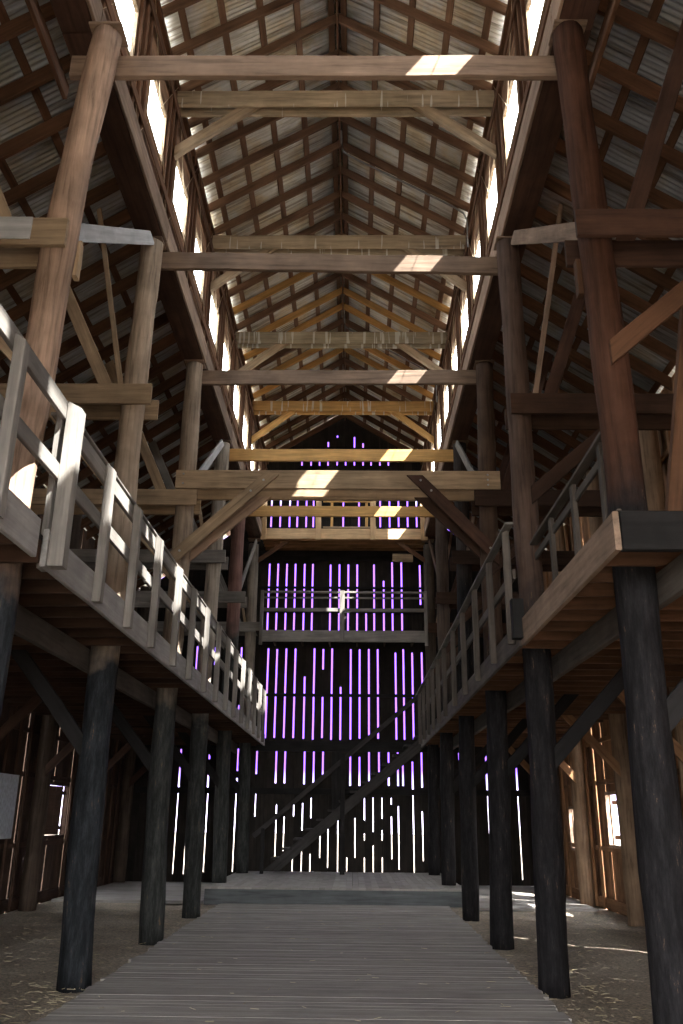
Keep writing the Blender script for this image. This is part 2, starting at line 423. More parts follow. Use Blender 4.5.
# ------------------------------------------------------------------ cross beams between post heads
bm = {1: ('beam', 'dark weathered'), 2: ('beam', 'dark weathered'), 3: ('beam', 'dark weathered'), 4: ('yellow', 'yellow pine'), 5: ('yellow', 'yellow pine')}
for i in range(1, 6):
    zc = {1: 9.15, 2: 9.2, 3: 9.24, 4: 9.2, 5: 9.13}[i]
    tl = {1: -.02, 2: -.10, 3: .03, 4: 0, 5: .01}[i]
    yb = yy(i) + .2
    o = timber('cross_beam', (-3.03, yb, zc - tl / 2), (2.36, yb, zc + tl / 2), .07, .28, M[bm[i][0]], seg=9, wob=.006)
    tag(o, '%s cross beam spanning the nave between log posts, %s from the camera' % (bm[i][1], ORD[i - 1]), 'beam', 'nave cross beams')
# upper ties
for i in range(2, 6):
    y = yy(i)
    mt = {2: M['beam_drip'], 3: M['beam_drip'], 4: M['beam_drip_more'], 5: M['yellow_drip']}[i]
    kl = {2: 'tan', 3: 'tan', 4: 'greyish tan, heavily streaked', 5: 'yellow pine'}[i]
    o = timber('tie_beam', (XWL, y, 12.06), (XWR, y, 12.06), .05, .29, mt, seg=7); tag(o, '%s tie beam high under the ridge, front plank, %s from the camera' % (kl, ORD[i - 2]), 'beam', 'high roof ties')
    o = timber('tie_beam', (XWL, y + .17, 12.03), (XWR, y + .17, 12.03), .05, .28, mt, seg=7); tag(o, '%s tie beam high under the ridge, rear plank, %s from the camera' % (kl, ORD[i - 2]), 'beam', 'high roof ties')
    km, kn_ = (M['tan'], 'tan') if i < 5 else (M['yellow'], 'yellow pine')
    for s in (-1, 1):
        xa = XWL + .02 if s < 0 else XWR - .02
        o = timber('knee_brace', (xa, y + .085, 11.1), (xa - s * 1.15, y + .085, 12.02), .1, .15, km, cut0=(1, 0, 0), cut1=(0, 0, 1))
        tag(o, '%s knee brace under the %s high tie, %s side' % (kn_, ORD[i - 2], 'left' if s < 0 else 'right'), 'brace', 'high knee braces')

# ------------------------------------------------------------------ big bolted beam with braces (third post pair)
YBB = yy(3) - .205
o = timber('bolted_beam', (-3.03, YBB, 7.06), (2.46, YBB, 7.06), .07, .33, M['tan'], seg=8)
tag(o, 'heavy tan beam bolted across the nave at mid height with slanting braces', 'beam')
for x, z in ((2.25, 7.15), (2.25, 7.06), (2.25, 6.97), (-2.9, 7.15), (-2.9, 6.98)):
    b = MB()
    for k in range(8):
        t = 6.283 * k / 8; b.v += [(x + .018 * math.cos(t), YBB - .036, z + .018 * math.sin(t)), (x + .018 * math.cos(t), YBB - .05, z + .018 * math.sin(t))]
    for k in range(8): j = (k + 1) % 8; b.f.append((2 * k, 2 * j, 2 * j + 1, 2 * k + 1))
    b.f.append(tuple(2 * k + 1 for k in range(8)))
    bo = b.build('bolt', M['steel'], o); bo.matrix_parent_inverse = o.matrix_world.inverted()
o = timber('bolted_beam', (-3.03, yy(3) + .1, 6.95), (2.46, yy(3) + .1, 6.95), .07, .28, M['tan'], seg=8)
tag(o, 'second plank of the heavy bolted beam, behind the first', 'beam')
for s, mt in ((-1, M['tan']), (1, M['redbrown'])):
    xt = -1.42 if s < 0 else 1.02
    xb = -3.02 if s < 0 else 2.36
    zb_ = 5.62 if s < 0 else 5.7
    o = timber('bolted_brace', (xb, YBB - .05, zb_), (xt, YBB - .05, 7.13), .05, .2, mt, cut1=(0, 0, 1), cut0=(1, 0, 0))
    tag(o, '%s slanting brace lapped over the front of the bolted beam, %s end' % ('tan' if s < 0 else 'dark', 'left' if s < 0 else 'right'), 'brace')
    for t in (.1, .8, .93):
        p = Vector((xb, 0, zb_)).lerp(Vector((xt, 0, 7.13)), t); b = MB()
        for k in range(8):
            q = 6.283 * k / 8; b.v += [(p.x + .02 * math.cos(q), YBB - .085, p.z + .02 * math.sin(q)), (p.x + .02 * math.cos(q), YBB - .1, p.z + .02 * math.sin(q))]
        for k in range(8): j = (k + 1) % 8; b.f.append((2 * k, 2 * j, 2 * j + 1, 2 * k + 1))
        b.f.append(tuple(2 * k + 1 for k in range(8)))
        bo = b.build('bolt', M['steel'], o); bo.matrix_parent_inverse = o.matrix_world.inverted()
    o = timber('bolted_brace', (xb, yy(3) + .04, zb_ - .05), (xt + s * .15, yy(3) + .04, 6.84), .05, .2, M['beam'] if s < 0 else M['dark'], cut1=(0, 0, 1), cut0=(1, 0, 0))
    tag(o, 'rear slanting brace beneath the bolted beam, %s end' % ('left' if s < 0 else 'right'), 'brace')

# ------------------------------------------------------------------ aisle frames: ties, raking braces, struts
tieL = {1: (6.58, 6.88), 2: (6.73, 7.02), 3: (6.6, 6.88), 4: (6.6, 6.88), 5: (6.6, 6.88), 6: (6.6, 6.88)}
for i in range(1, 7):
    y = yy(i); o_ = ORD[i - 1]
    z0, z1 = tieL[i]
    for k, yo in ((0, -.205), (1, .205)):
        dz = .06 if (i == 1 and k) else (-.03 * k)
        o = timber('aisle_tie', (-2.66, y + yo, (z0 + z1) / 2 + dz), (XOL + .06, y + yo, (z0 + z1) / 2 + dz), .05, z1 - z0, M['tan'] if i < 4 else M['grey'], seg=6)
        tag(o, 'tan %s tie plank crossing the left aisle at the %s log post' % ('front' if not k else 'rear', o_), 'beam', 'left aisle ties')
        o = timber('aisle_tie', (2.02, y + yo, (6.83 if i == 1 else 6.75) - .03 * k), (XOR - .08, y + yo, (6.83 if i == 1 else 6.75) - .03 * k), .05, .29, M['redbrown'] if i < 2 else M['dark'], seg=6)
        tag(o, 'dark %s tie plank crossing the right aisle at the %s log post' % ('front' if not k else 'rear', o_), 'beam', 'right aisle ties')
        bo = MB(); xq = -2.83
        for q in range(8):
            t = 6.283 * q / 8; bo.v += [(xq + .016 * math.cos(t), y + yo - .02, (z0 + z1) / 2 + dz + .016 * math.sin(t)), (xq + .016 * math.cos(t), y + yo - .032, (z0 + z1) / 2 + dz + .016 * math.sin(t))]
    # raking braces from tie up to rafters
    xe = -4.42
    o = timber('raking_brace', (-3.16, y - .151, z1 - .26), (xe, y - .151, z_lowL(xe)), .06, .17, M['tan'] if i < 4 else M['grey'], cut0=(0, 0, 1), cut1=(SA, 0, -1))
    tag(o, 'raking brace from the left aisle tie up to the roof, %s bay from the camera' % o_, 'brace', 'left raking braces')
    xe = 3.48
    o = timber('raking_brace', (2.48, y - .151, 6.7), (xe, y - .151, z_lowR(xe)), .06, .17, M['redbrown'], cut0=(0, 0, 1), cut1=(-SA, 0, -1))
    tag(o, 'raking brace from the right aisle tie up to the roof, %s bay from the camera' % o_, 'brace', 'right raking braces')
    if i in (2, 4, 6):
        o = timber('thin_strut', (-3.09, y - .16, z1), (-3.68, y - .16, z_lowL(-3.68)), .045, .07, M['tan'], cut1=(SA, 0, -1)); tag(o, 'thin strut standing on the left aisle tie at the %s log post' % o_, 'strut', 'thin struts')
        o = timber('thin_strut', (2.36, y - .16, 6.9), (2.93, y - .16, z_lowR(2.93)), .045, .07, M['beam'], cut1=(-SA, 0, -1)); tag(o, 'thin strut standing on the right aisle tie at the %s log post' % o_, 'strut', 'thin struts')
    # lower knee braces (gallery level, up to the tie)
    o = timber('knee_brace', (2.22, y - .16, 5.5), (3.58, y - .16, 6.68), .06, .18, M['brown'] if i == 1 else M['dark'], cut0=(1, 0, 0), cut1=(0, 0, 1))
    tag(o, 'knee brace from the %s right log post up to the aisle tie' % o_, 'brace', 'right gallery knee braces')
    o = timber('knee_brace', (-2.98, y - .15, 5.5), (-4.1, y - .15, z0 + .1), .05, .17, M['tan'] if i < 5 else M['grey'], cut0=(1, 0, 0), cut1=(0, 0, 1))
    tag(o, 'knee brace from the %s left log post up to the aisle tie' % o_, 'brace', 'left gallery knee braces')
    # knee braces under the gallery
    zt = 3.3
    o = timber('under_brace', (-2.95, y - .1, 2.25), (-4.0, y - .1, 3.52), .05, .17, M['black'], cut0=(1, 0, 0), cut1=(0, 0, 1)); tag(o, 'black knee brace under the left gallery at the %s log post' % o_, 'brace', 'under-gallery braces left')
    o = timber('under_brace', (2.25, y - .1, 2.3), (3.4, y - .1, 3.52), .05, .17, M['black'], cut0=(1, 0, 0), cut1=(0, 0, 1)); tag(o, 'black knee brace under the right gallery at the %s log post' % o_, 'brace', 'under-gallery braces right')
o = timber('tie_sun_board', (-2.98, yy(1) - .24, 6.755), (-5.5, yy(1) - .24, 6.78), .02, .24, M['sunpainted']); tag(o, 'whitish board added as the sun patch on the nearest left aisle tie', 'board')  # extra board added to carry the sun patch on the tie
o = timber('cleat', (-2.645, yy(1) + .1, 6.45), (-2.645, yy(1) + .1, 6.83), .05, .1, M['tan'], up=(0, 1, 0)); tag(o, 'short upright cleat on the nearest left log post', 'cleat')
o = timber('cleat', (2.09, yy(1) + .1, 6.25), (2.09, yy(1) + .1, 6.63), .05, .1, M['brown'], up=(0, 1, 0)); tag(o, 'short upright cleat on the nearest right log post', 'cleat')
o = timber('leaning_strut', (2.76, 7.15, 3.84), (3.3, 7.15, 6.7), .09, .13, M['brown']); tag(o, 'leaning timber strut standing on the right gallery behind the nearest post', 'strut')
# longitudinal raking braces post to plate
for i, mtL, mtR in ((1, 'sunpainted', 'beam'), (3, 'sunpainted', 'grey'), (5, 'grey', 'dark')):  # two left braces have their light-struck white painted in
    for s, x, mt in ((-1, -2.86, mtL), (1, 2.2, mtR)):
        o = timber('long_brace', (x, yy(i) + .12, 7.0), (x, yy(i + 1) - .25, 9.3), .04, .19, M[mt], up=(0, 0, 1), cut0=(0, 1, 0), cut1=(0, 0, 1))
        tag(o, '%s lengthwise brace, %s side, rising from the %s log post to the next' % (mt if mt in ('sunpainted', 'grey', 'dark') else 'brown', 'left' if s < 0 else 'right', ORD[i - 1]), 'brace', 'lengthwise braces')
# knee braces of outer posts under the galleries
for k, (x, y) in enumerate(OPR):
    o = timber('under_brace', (x - .08, y - .12, 2.55), (x - .98, y - .12, 3.52), .06, .16, M['warm'], cut0=(1, 0, 0), cut1=(0, 0, 1)); tag(o, 'brown knee brace on the %s log post of the right outer wall' % ORD[k], 'brace', 'outer knee braces right')
for k, (x, y) in enumerate(OPL):
    o = timber('under_brace', (x + .08, y - .12, 2.5), (x + 1.05, y - .12, 3.52), .06, .16, M['dark'], cut0=(1, 0, 0), cut1=(0, 0, 1)); tag(o, 'dark knee brace on the %s log post of the left outer wall' % ORD[k], 'brace', 'outer knee braces left')

# ------------------------------------------------------------------ roofs
DH, DA = .165, .2
RY = [12.375 + .6898 * k for k in range(-12, 19)]
RY = [y for y in RY if y < YB - .1]
for k, y in enumerate(RY):
    warm_glow = (y > 15.9 and y < 21.6)  # rafters coloured yellow to paint in the warm glow here
    for s in (-1, 1):
        mt = M['yellow'] if warm_glow and (k % 3 != 1) else (M['rafter'] if y < 21.6 else M['brown'])
        col = 'yellow pine' if mt is M['yellow'] else 'brown'  # the yellow of these rafters also paints in the warm glow
        if s < 0: a, b = (-2.93, y, 12.35 + SH * (-2.93 - XWL) + DH / 2 * 1.175), (XRID - .012, y, ZR + DH / 2 * 1.175)
        else: a, b = (2.3, y, 12.35 + SH * (XWR - 2.3) + DH / 2 * 1.175), (XRID + .012, y, ZR + DH / 2 * 1.175)
        o = timber('high_rafter', a, b, .05, DH, mt, seg=4, cut1=(1, 0, 0))
        tag(o, '%s rafter on the %s slope of the high roof, %s from the camera' % (col, 'left' if s < 0 else 'right', nth(k + 1)), 'rafter', 'high roof rafters, %s slope' % ('left' if s < 0 else 'right'))
LY = [7.7 + .6898 * k for k in range(-5, 26)]; LY = [y for y in LY if y < YB - .1]
for k, y in enumerate(LY):
    yj = y + random.uniform(-.02, .02)
    o = timber('aisle_rafter', (XOL - .3, yj, z_lowL(XOL - .3) + DA / 2 * 1.22), (-2.93, yj, z_lowL(-2.93) + DA / 2 * 1.22), .055, DA, M['brown'], seg=5, cut1=(1, 0, 0))
    tag(o, 'dark brown rafter of the left aisle roof, %s from the camera' % nth(k + 1), 'rafter', 'left aisle rafters')
    o = timber('aisle_rafter', (XOR + .3, yj, z_lowR(XOR + .3) + DA / 2 * 1.22), (2.28, yj, z_lowR(2.28) + DA / 2 * 1.22), .055, DA, M['brown'], seg=5, cut1=(1, 0, 0))
    tag(o, 'dark brown rafter of the right aisle roof, %s from the camera' % nth(k + 1), 'rafter', 'right aisle rafters')
yA, yE = YF - .3, YB + .35
o = timber('ridge_board', (XRID, yA, ZR + .07), (XRID, YB - .02, ZR + .07), .03, .3, M['brown'], seg=10); tag(o, 'thin ridge board running the whole length under the high roof peak', 'beam')
U = (DH - .045) * 1.175 + .018
for k, dx in enumerate((.07, .60, 1.135, 1.67, 2.2)):
    for s in (-1, 1):
        x = XRID + s * (dx + .03)
        z = 12.35 + SH * (2.44 - dx - .03) + U + .045
        mt = M['rafter']
        o = timber('purlin', (x, yA, z), (x, yE, z), .11, .03, mt, up=(s * -SH * -1, 0, 1), seg=8)
        tag(o, 'flat purlin on the %s slope of the high roof, %s down from the ridge' % ('left' if s < 0 else 'right', ORD[k]), 'purlin', 'high roof purlins')
for k in range(6):
    x = -3.27 - .63 * k; zz = z_lowL(x) + DA * 1.22 + .018
    o = timber('purlin', (x, yA, zz), (x, yE, zz), .11, .03, M['brown'], up=(-SA, 0, 1), seg=8); tag(o, 'flat purlin of the left aisle roof, %s down from the high wall' % ORD[k], 'purlin', 'left aisle purlins')
for k in range(5):
    x = 2.62 + .63 * k; zz = z_lowR(x) + DA * 1.22 + .018
    o = timber('purlin', (x, yA, zz), (x, yE, zz), .11, .03, M['brown'], up=(SA, 0, 1), seg=8); tag(o, 'flat purlin of the right aisle roof, %s down from the high wall' % ORD[k], 'purlin', 'right aisle purlins')

def sheet(x0, z0, x1, z1, mat):
    """corrugated roof sheet from (x0,z0) to (x1,z1), ridges running down the slope"""
    v = []; f = []; n = int((yE - yA) / .019); 
    nx_, nz_ = -(z1 - z0), (x1 - x0); L = math.hypot(nx_, nz_); nx_, nz_ = nx_ / L, nz_ / L
    if nz_ < 0: nx_, nz_ = -nx_, -nz_
    th = .004
    for t in (0, th):
        for k in range(n + 1):
            y = yA + k * .019; a = .012 * math.sin(k * math.pi / 2 + .4) + t
            v += [(x0 + nx_ * a, y, z0 + nz_ * a), (x1 + nx_ * a, y, z1 + nz_ * a)]
    m = 2 * (n + 1)
    for k in range(n):
        a = 2 * k; f.append((a, a + 1, a + 3, a + 2)); f.append((m + a, m + a + 2, m + a + 3, m + a + 1))
        f.append((a, a + 2, m + a + 2, m + a)); f.append((a + 1, m + a + 1, m + a + 3, a + 3))
    me = bpy.data.meshes.new('ceiling'); me.from_pydata(v, [], f); me.materials.append(mat); me.update()
    for p in me.polygons: p.use_smooth = True
    o = bpy.data.objects.new('ceiling', me); COL.objects.link(o); return tag(o, kind='structure')
UH = U + .045 + .028; UA = DA * 1.22 + .018 + .028
xe = -2.98; sheet(xe, 12.35 + SH * (xe - XWL) + UH, XRID, 12.35 + SH * (XRID - XWL) + UH, M['sheet_high'])
xe = 2.35; sheet(xe, 12.35 + SH * (XWR - xe) + UH, XRID, 12.35 + SH * (XWR - XRID) + UH, M['sheet_high'])
cp_ = MB(); zc = 12.35 + SH * (XRID - XWL) + UH + .012
cp_.v += [(XRID - .2, yA, zc - .2 * SH), (XRID, yA, zc + .01), (XRID + .2, yA, zc - .2 * SH), (XRID - .2, yE, zc - .2 * SH), (XRID, yE, zc + .01), (XRID + .2, yE, zc - .2 * SH),
          (XRID - .2, yA, zc - .2 * SH + .004), (XRID, yA, zc + .016), (XRID + .2, yA, zc - .2 * SH + .004), (XRID - .2, yE, zc - .2 * SH + .004), (XRID, yE, zc + .016), (XRID + .2, yE, zc - .2 * SH + .004)]
cp_.f += [(0, 3, 4, 1), (1, 4, 5, 2), (6, 7, 10, 9), (7, 8, 11, 10), (0, 1, 7, 6), (1, 2, 8, 7), (3, 9, 10, 4), (4, 10, 11, 5), (0, 6, 9, 3), (2, 5, 11, 8)]
tag(cp_.build('trim_1', M['sheet_high']), kind='structure')
sheet(XOL - .45, z_lowL(XOL - .45) + UA, -2.9, z_lowL(-2.9) + UA, M['sheet_low'])
sheet(XOR + .45, z_lowR(XOR + .45) + UA, 2.27, z_lowR(2.27) + UA, M['sheet_low_right'])

# ------------------------------------------------------------------ high walls with their windows
WC = [10.95 + 1.7245 * k for k in range(-7, 8)]
WC = [y for y in WC if -1 < y < YB - .7]
WZ0, WZ1, WH = 10.45, 11.3, .49
for s in (-1, 1):
    xi = XWL if s < 0 else XWR
    def xr(a, b): return (xi + s * a, xi + s * b) if s > 0 else (xi + s * b, xi + s * a)
    w = MB()
    zrow = 9.76; rows = []
    while zrow < 12.33: rows.append((zrow, min(zrow + .2, 12.33))); zrow += .2
    # boards run lengthwise; cut at the windows
    x0, x1 = xr(.035, .06)
    edges = [yA + .3]
    for c in WC: edges += [c - WH, c + WH]
    edges.append(YB + .1)
    for z0, z1 in [(9.76, 9.96), (9.962, 10.16), (10.162, 10.31), (10.312, WZ0), (WZ1, 11.5), (11.502, 11.7), (11.702, 11.9), (11.902, 12.1), (12.102, 12.3), (12.302, 12.47)]:
        w.box(x0, x1, yA + .3, YB + .1, z0, z1)
    for q in range(0, len(edges), 2):
        for z0, z1 in [(WZ0, 10.66), (10.662, 10.87), (10.872, 11.08), (11.082, WZ1)]:
            if edges[q + 1] > edges[q]: w.box(x0, x1, edges[q], edges[q + 1], z0, z1)
    nm = 'wall_high_left' if s < 0 else 'wall_high_right'
    wl = w.build(nm, M['board_high']); tag(wl, kind='structure')
    xm = xi + s * .008
    studs = sorted([c + d for c in WC for d in (.56, .78, 1.02)])
    for y in studs:
        if 3.5 < y < YB - .1:
            timber('stud', (xm, y, 9.77), (xm, y, 12.22), .05, .05, M['brown'], up=(0, 1, 0), parent=wl, seg=2, wob=0)
    timber('top_plate', (xm, yA + .3, 12.28), (xm, YB - .05, 12.27), .07, .1, M['brown'], parent=wl, seg=6)
    timber('girt', (xi - s * .03, 4.0, 10.05), (xi - s * .03, YB - .1, 10.05), .022, .14, M['brown'], parent=wl, seg=6)
    timber('girt', (xi - s * .03, 4.0, 11.83), (xi - s * .03, YB - .1, 11.83), .022, .14, M['brown'], parent=wl, seg=6)
    for k, c in enumerate(WC):
        wn = empty('window_%d' % (k + 1 + (20 if s > 0 else 0)), (xm, c, WZ0)); tag(wn, kind='structure')
        f = MB()
        fx0, fx1 = xr(.018, .065)
        f.box(fx0, fx1, c - WH, c - WH + .035, WZ0, WZ1); f.box(fx0, fx1, c + WH - .035, c + WH, WZ0, WZ1)
        f.box(fx0, fx1, c - WH, c + WH, WZ0 - .03, WZ0 + .01); f.box(fx0, fx1, c - WH, c + WH, WZ1 - .02, WZ1 + .02)
        fo = f.build('frame', M['tan'], wn); fo.matrix_parent_inverse = Matrix.Translation(wn.location).inverted()
        f = MB(); px0, px1 = xr(.045, .049); f.box(px0, px1, c - WH + .03, c + WH - .03, WZ0, WZ1)
        fo = f.build('glass_pane', M['glass'], wn); fo.matrix_parent_inverse = Matrix.Translation(wn.location).inverted()
    # crossed wires over each window bay
    for k, c in enumerate(WC):
        if c < 5 or c > 22: continue
        xw = xi - s * .03
        t = empty('cross_wire', (xw, c, 10.0)); tag(t, 'crossed pale wires in front of the %s high window on the %s' % (nth(k + 1 - 3), 'left' if s < 0 else 'right'), 'wires', 'window cross wires')
        for a, b in ((-.8, .8), (.8, -.8)):
            q = tube('wire', [(xw + s * .012, c + a, 9.8), (xw + s * .012, c + b, 12.2)], .005, M['wire'], seg=5); q.parent = t; q.matrix_parent_inverse = Matrix.Translation(t.location).inverted()

# ------------------------------------------------------------------ outer walls
def sidewall(name, x, sgn, ztop, mat, slits, wins, matg):
    w = MB(); y = YF
    cuts = sorted(slits)
    while y < YB:
        wd = random.uniform(.19, .27); y1 = min(y + wd, YB)
        for (sy, sw) in cuts:
            if y < sy < y1: y1 = sy
        for (wy0, wy1, wz0, wz1) in wins:
            if y < wy0 < y1: y1 = wy0
            if y < wy1 < y1: y1 = wy1
        seg = [(-.05, ztop)]
        for (wy0, wy1, wz0, wz1) in wins:
            if y >= wy0 - .001 and y1 <= wy1 + .001: seg = [(-.05, wz0), (wz1, ztop)]
        off = random.uniform(0, .012)
        for z0, z1 in seg: w.box(x + sgn * off, x + sgn * (off + .025), y, y1 + .001, z0, z1)
        y = y1
        for (sy, sw) in cuts:
            if abs(y - sy) < 1e-6: y = sy + sw
    wl = w.build(name, mat); tag(wl, kind='structure')
    for z in (.1, 1.13, 2.42, 3.25, 4.6, 6.2, 7.4):
        if z < ztop - .1:
            if z in (1.13, 2.42) or True: timber('girt', (x - sgn * .03, 6.0, z), (x - sgn * .03, YB - .05, z), .05, .2 if z == .1 else .09, matg, parent=wl, seg=8, wob=.004)
    y = 9.2; 
    while y < YB - .3:
        if not any(a - .1 < y < b + .1 for a, b, _, _ in wins):
            timber('stud', (x - sgn * .085, y, 0.0), (x - sgn * .085, y, ztop - .15), .05, .09, matg, up=(0, 1, 0), parent=wl, seg=4)
        y += .575
    return wl
SR = [(7.0, .03), (9.2, .03), (12.2, .06), (14.1, .025), (15.55, .03), (18.45, .025), (19.12, .09), (20.35, .03), (21.3, .05), (22.2, .03), (23.0, .05)]
WR = [(16.9, 18.3, 1.22, 2.16), (20.6, 21.5, 1.07, 1.92)]
SL = [(8.0, .02), (13.0, .02), (15.1, .025), (17.25, .05), (19.1, .06), (20.25, .05), (20.95, .02), (22.0, .03), (23.1, .02)]
WL = [(18.75, 20.0, 1.27, 2.28)]
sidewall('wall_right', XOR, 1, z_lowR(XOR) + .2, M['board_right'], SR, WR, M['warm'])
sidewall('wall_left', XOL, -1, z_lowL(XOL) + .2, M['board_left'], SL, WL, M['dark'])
def sidewindow(n, x, sgn, w, mat, shutter):
    y0, y1, z0, z1 = w
    t = empty('window_%d' % n, (x, (y0 + y1) / 2, z0)); tag(t, kind='structure')
    f = MB(); a, b = sorted((x - sgn * .06, x + sgn * .05))
    f.box(a, b, y0 - .06, y0, z0 - .06, z1 + .06); f.box(a, b, y1, y1 + .06, z0 - .06, z1 + .06)
    f.box(a, b, y0, y1, z0 - .06, z0); f.box(a, b, y0, y1, z1, z1 + .06)
    o = f.build('frame', mat, t); o.matrix_parent_inverse = Matrix.Translation(t.location).inverted()
    f = MB(); n = 3; w0 = .3 if sgn > 0 else .05; wid = (y1 - y0) * .72
    for k in range(n): f.box(w0 + k * wid / n, w0 + (k + 1) * wid / n - .008, -.012, .012, 0, z1 - z0)
    f.box(0, w0 + wid, .012, .035, .1, .18); f.box(0, w0 + wid, .012, .035, z1 - z0 - .18, z1 - z0 - .1)
    o = f.build('shutter', M['brown'] if sgn > 0 else M['dark'], t)
    o.matrix_parent_inverse = Matrix.Translation(t.location).inverted()
    a = R(-90 + shutter) if sgn > 0 else R(-90 - shutter)
    o.location = (x + sgn * .05, y1, z0); o.rotation_euler = (0, 0, a)
sidewindow(51, XOR, 1, WR[0], M['beam'], 30)
sidewindow(52, XOR, 1, WR[1], M['beam'], 38)
sidewindow(53, XOL, -1, WL[0], M['dark'], 12)
o = timber('hanging_panel', (XOL + .12, 15.5, 1.82), (XOL + .12, 16.75, 1.82), .02, 1.12, M['panel'], seg=3); tag(o, 'pale grey sheet hanging on the left outer wall', 'panel')

# back wall with its light gaps
SLITS = [(-5.16,0.2,3.52),(-5.16,6.56,7.04),(-4.88,0.2,3.47),(-4.61,5.68,6.41),(-4.59,0.2,3.39),(-4.08,3.2,3.4),(-4.07,5.86,6.39),(-4.05,0.26,2.88),(-3.32,4.43,4.71),(-3.28,5.95,6.39),(-3.26,0.27,2.7),(-3.25,2.89,3.57),(-2.73,2.84,3.54),(-2.71,1.69,2.31),(-2.71,2.81,3.51),(-2.58,10.14,11.29),(-2.57,6.85,8.96),(-2.51,3.79,6.36),(-2.47,0.29,1.25),(-2.31,6.85,8.96),(-2.3,10.14,11.29),(-2.25,3.8,6.34),(-2.17,2.57,3.47),(-2.12,0.6,2.0),(-2.04,6.85,8.96),(-2.01,10.14,11.29),(-1.98,3.8,6.36),(-1.92,2.57,3.47),(-1.9,0.81,1.69),(-1.78,6.85,8.96),(-1.77,10.14,11.29),(-1.71,3.8,6.36),(-1.67,12.21,12.36),(-1.65,0.3,0.64),(-1.63,1.7,2.1),(-1.5,6.85,8.96),(-1.49,10.14,11.29),(-1.42,3.78,5.54),(-1.4,0.3,0.82),(-1.39,1.34,2.05),(-1.38,12.21,12.36),(-1.37,2.55,3.47),(-1.27,10.14,11.29),(-1.25,6.85,8.96),(-1.17,0.26,0.74),(-1.15,1.66,2.19),(-1.15,3.76,6.37),(-1.11,2.55,3.48),(-1.11,12.21,12.37),(-0.9,0.65,1.26),(-0.9,3.81,4.96),(-0.88,5.75,6.35),(-0.85,2.69,3.48),(-0.84,12.21,12.37),(-0.84,12.86,13.04),(-0.71,6.86,8.94),(-0.68,0.4,1.7),(-0.63,3.76,6.37),(-0.58,2.88,3.45),(-0.56,12.22,12.37),(-0.54,13.19,13.27),(-0.44,6.86,8.95),(-0.41,0.27,1.62),(-0.37,3.76,5.25),(-0.34,10.15,11.3),(-0.28,12.22,12.37),(-0.17,6.86,8.95),(-0.16,0.32,0.66),(-0.08,2.52,3.44),(-0.08,3.77,6.35),(-0.01,12.22,12.37),(0.01,12.84,13.22),(0.06,0.66,1.67),(0.1,6.86,8.95),(0.15,10.15,11.3),(0.18,2.52,3.3),(0.18,3.8,6.35),(0.27,12.22,12.37),(0.28,12.84,13.0),(0.32,0.28,0.66),(0.32,1.1,1.27),(0.32,1.62,2.2),(0.37,6.86,7.43),(0.45,2.61,3.46),(0.45,3.8,6.36),(0.53,12.22,12.37),(0.56,0.28,0.97),(0.56,1.32,2.21),(0.61,6.87,8.95),(0.71,3.8,6.36),(0.73,2.84,3.45),(0.8,0.28,0.67),(0.81,1.1,1.36),(0.81,1.67,2.21),(0.81,10.15,11.3),(0.81,12.22,12.37),(0.9,6.87,8.44),(1.0,2.53,3.45),(1.06,0.63,1.72),(1.07,2.03,2.21),(1.08,12.22,12.37),(1.1,10.15,11.31),(1.16,6.87,9.02),(1.23,3.78,6.26),(1.26,0.37,1.99),(1.26,2.53,3.45),(1.38,10.16,11.31),(1.4,2.53,3.08),(1.44,6.92,9.02),(1.46,3.78,6.36),(1.66,10.16,11.31),(1.67,0.29,3.18),(1.72,3.78,6.26),(1.92,0.59,1.86),(1.93,2.49,3.46),(1.94,10.16,11.31),(2.0,4.02,6.27),(2.0,7.7,8.94),(2.99,3.24,3.43),(3.08,9.1,9.23),(3.74,0.01,3.46),(4.58,0.15,3.04)]
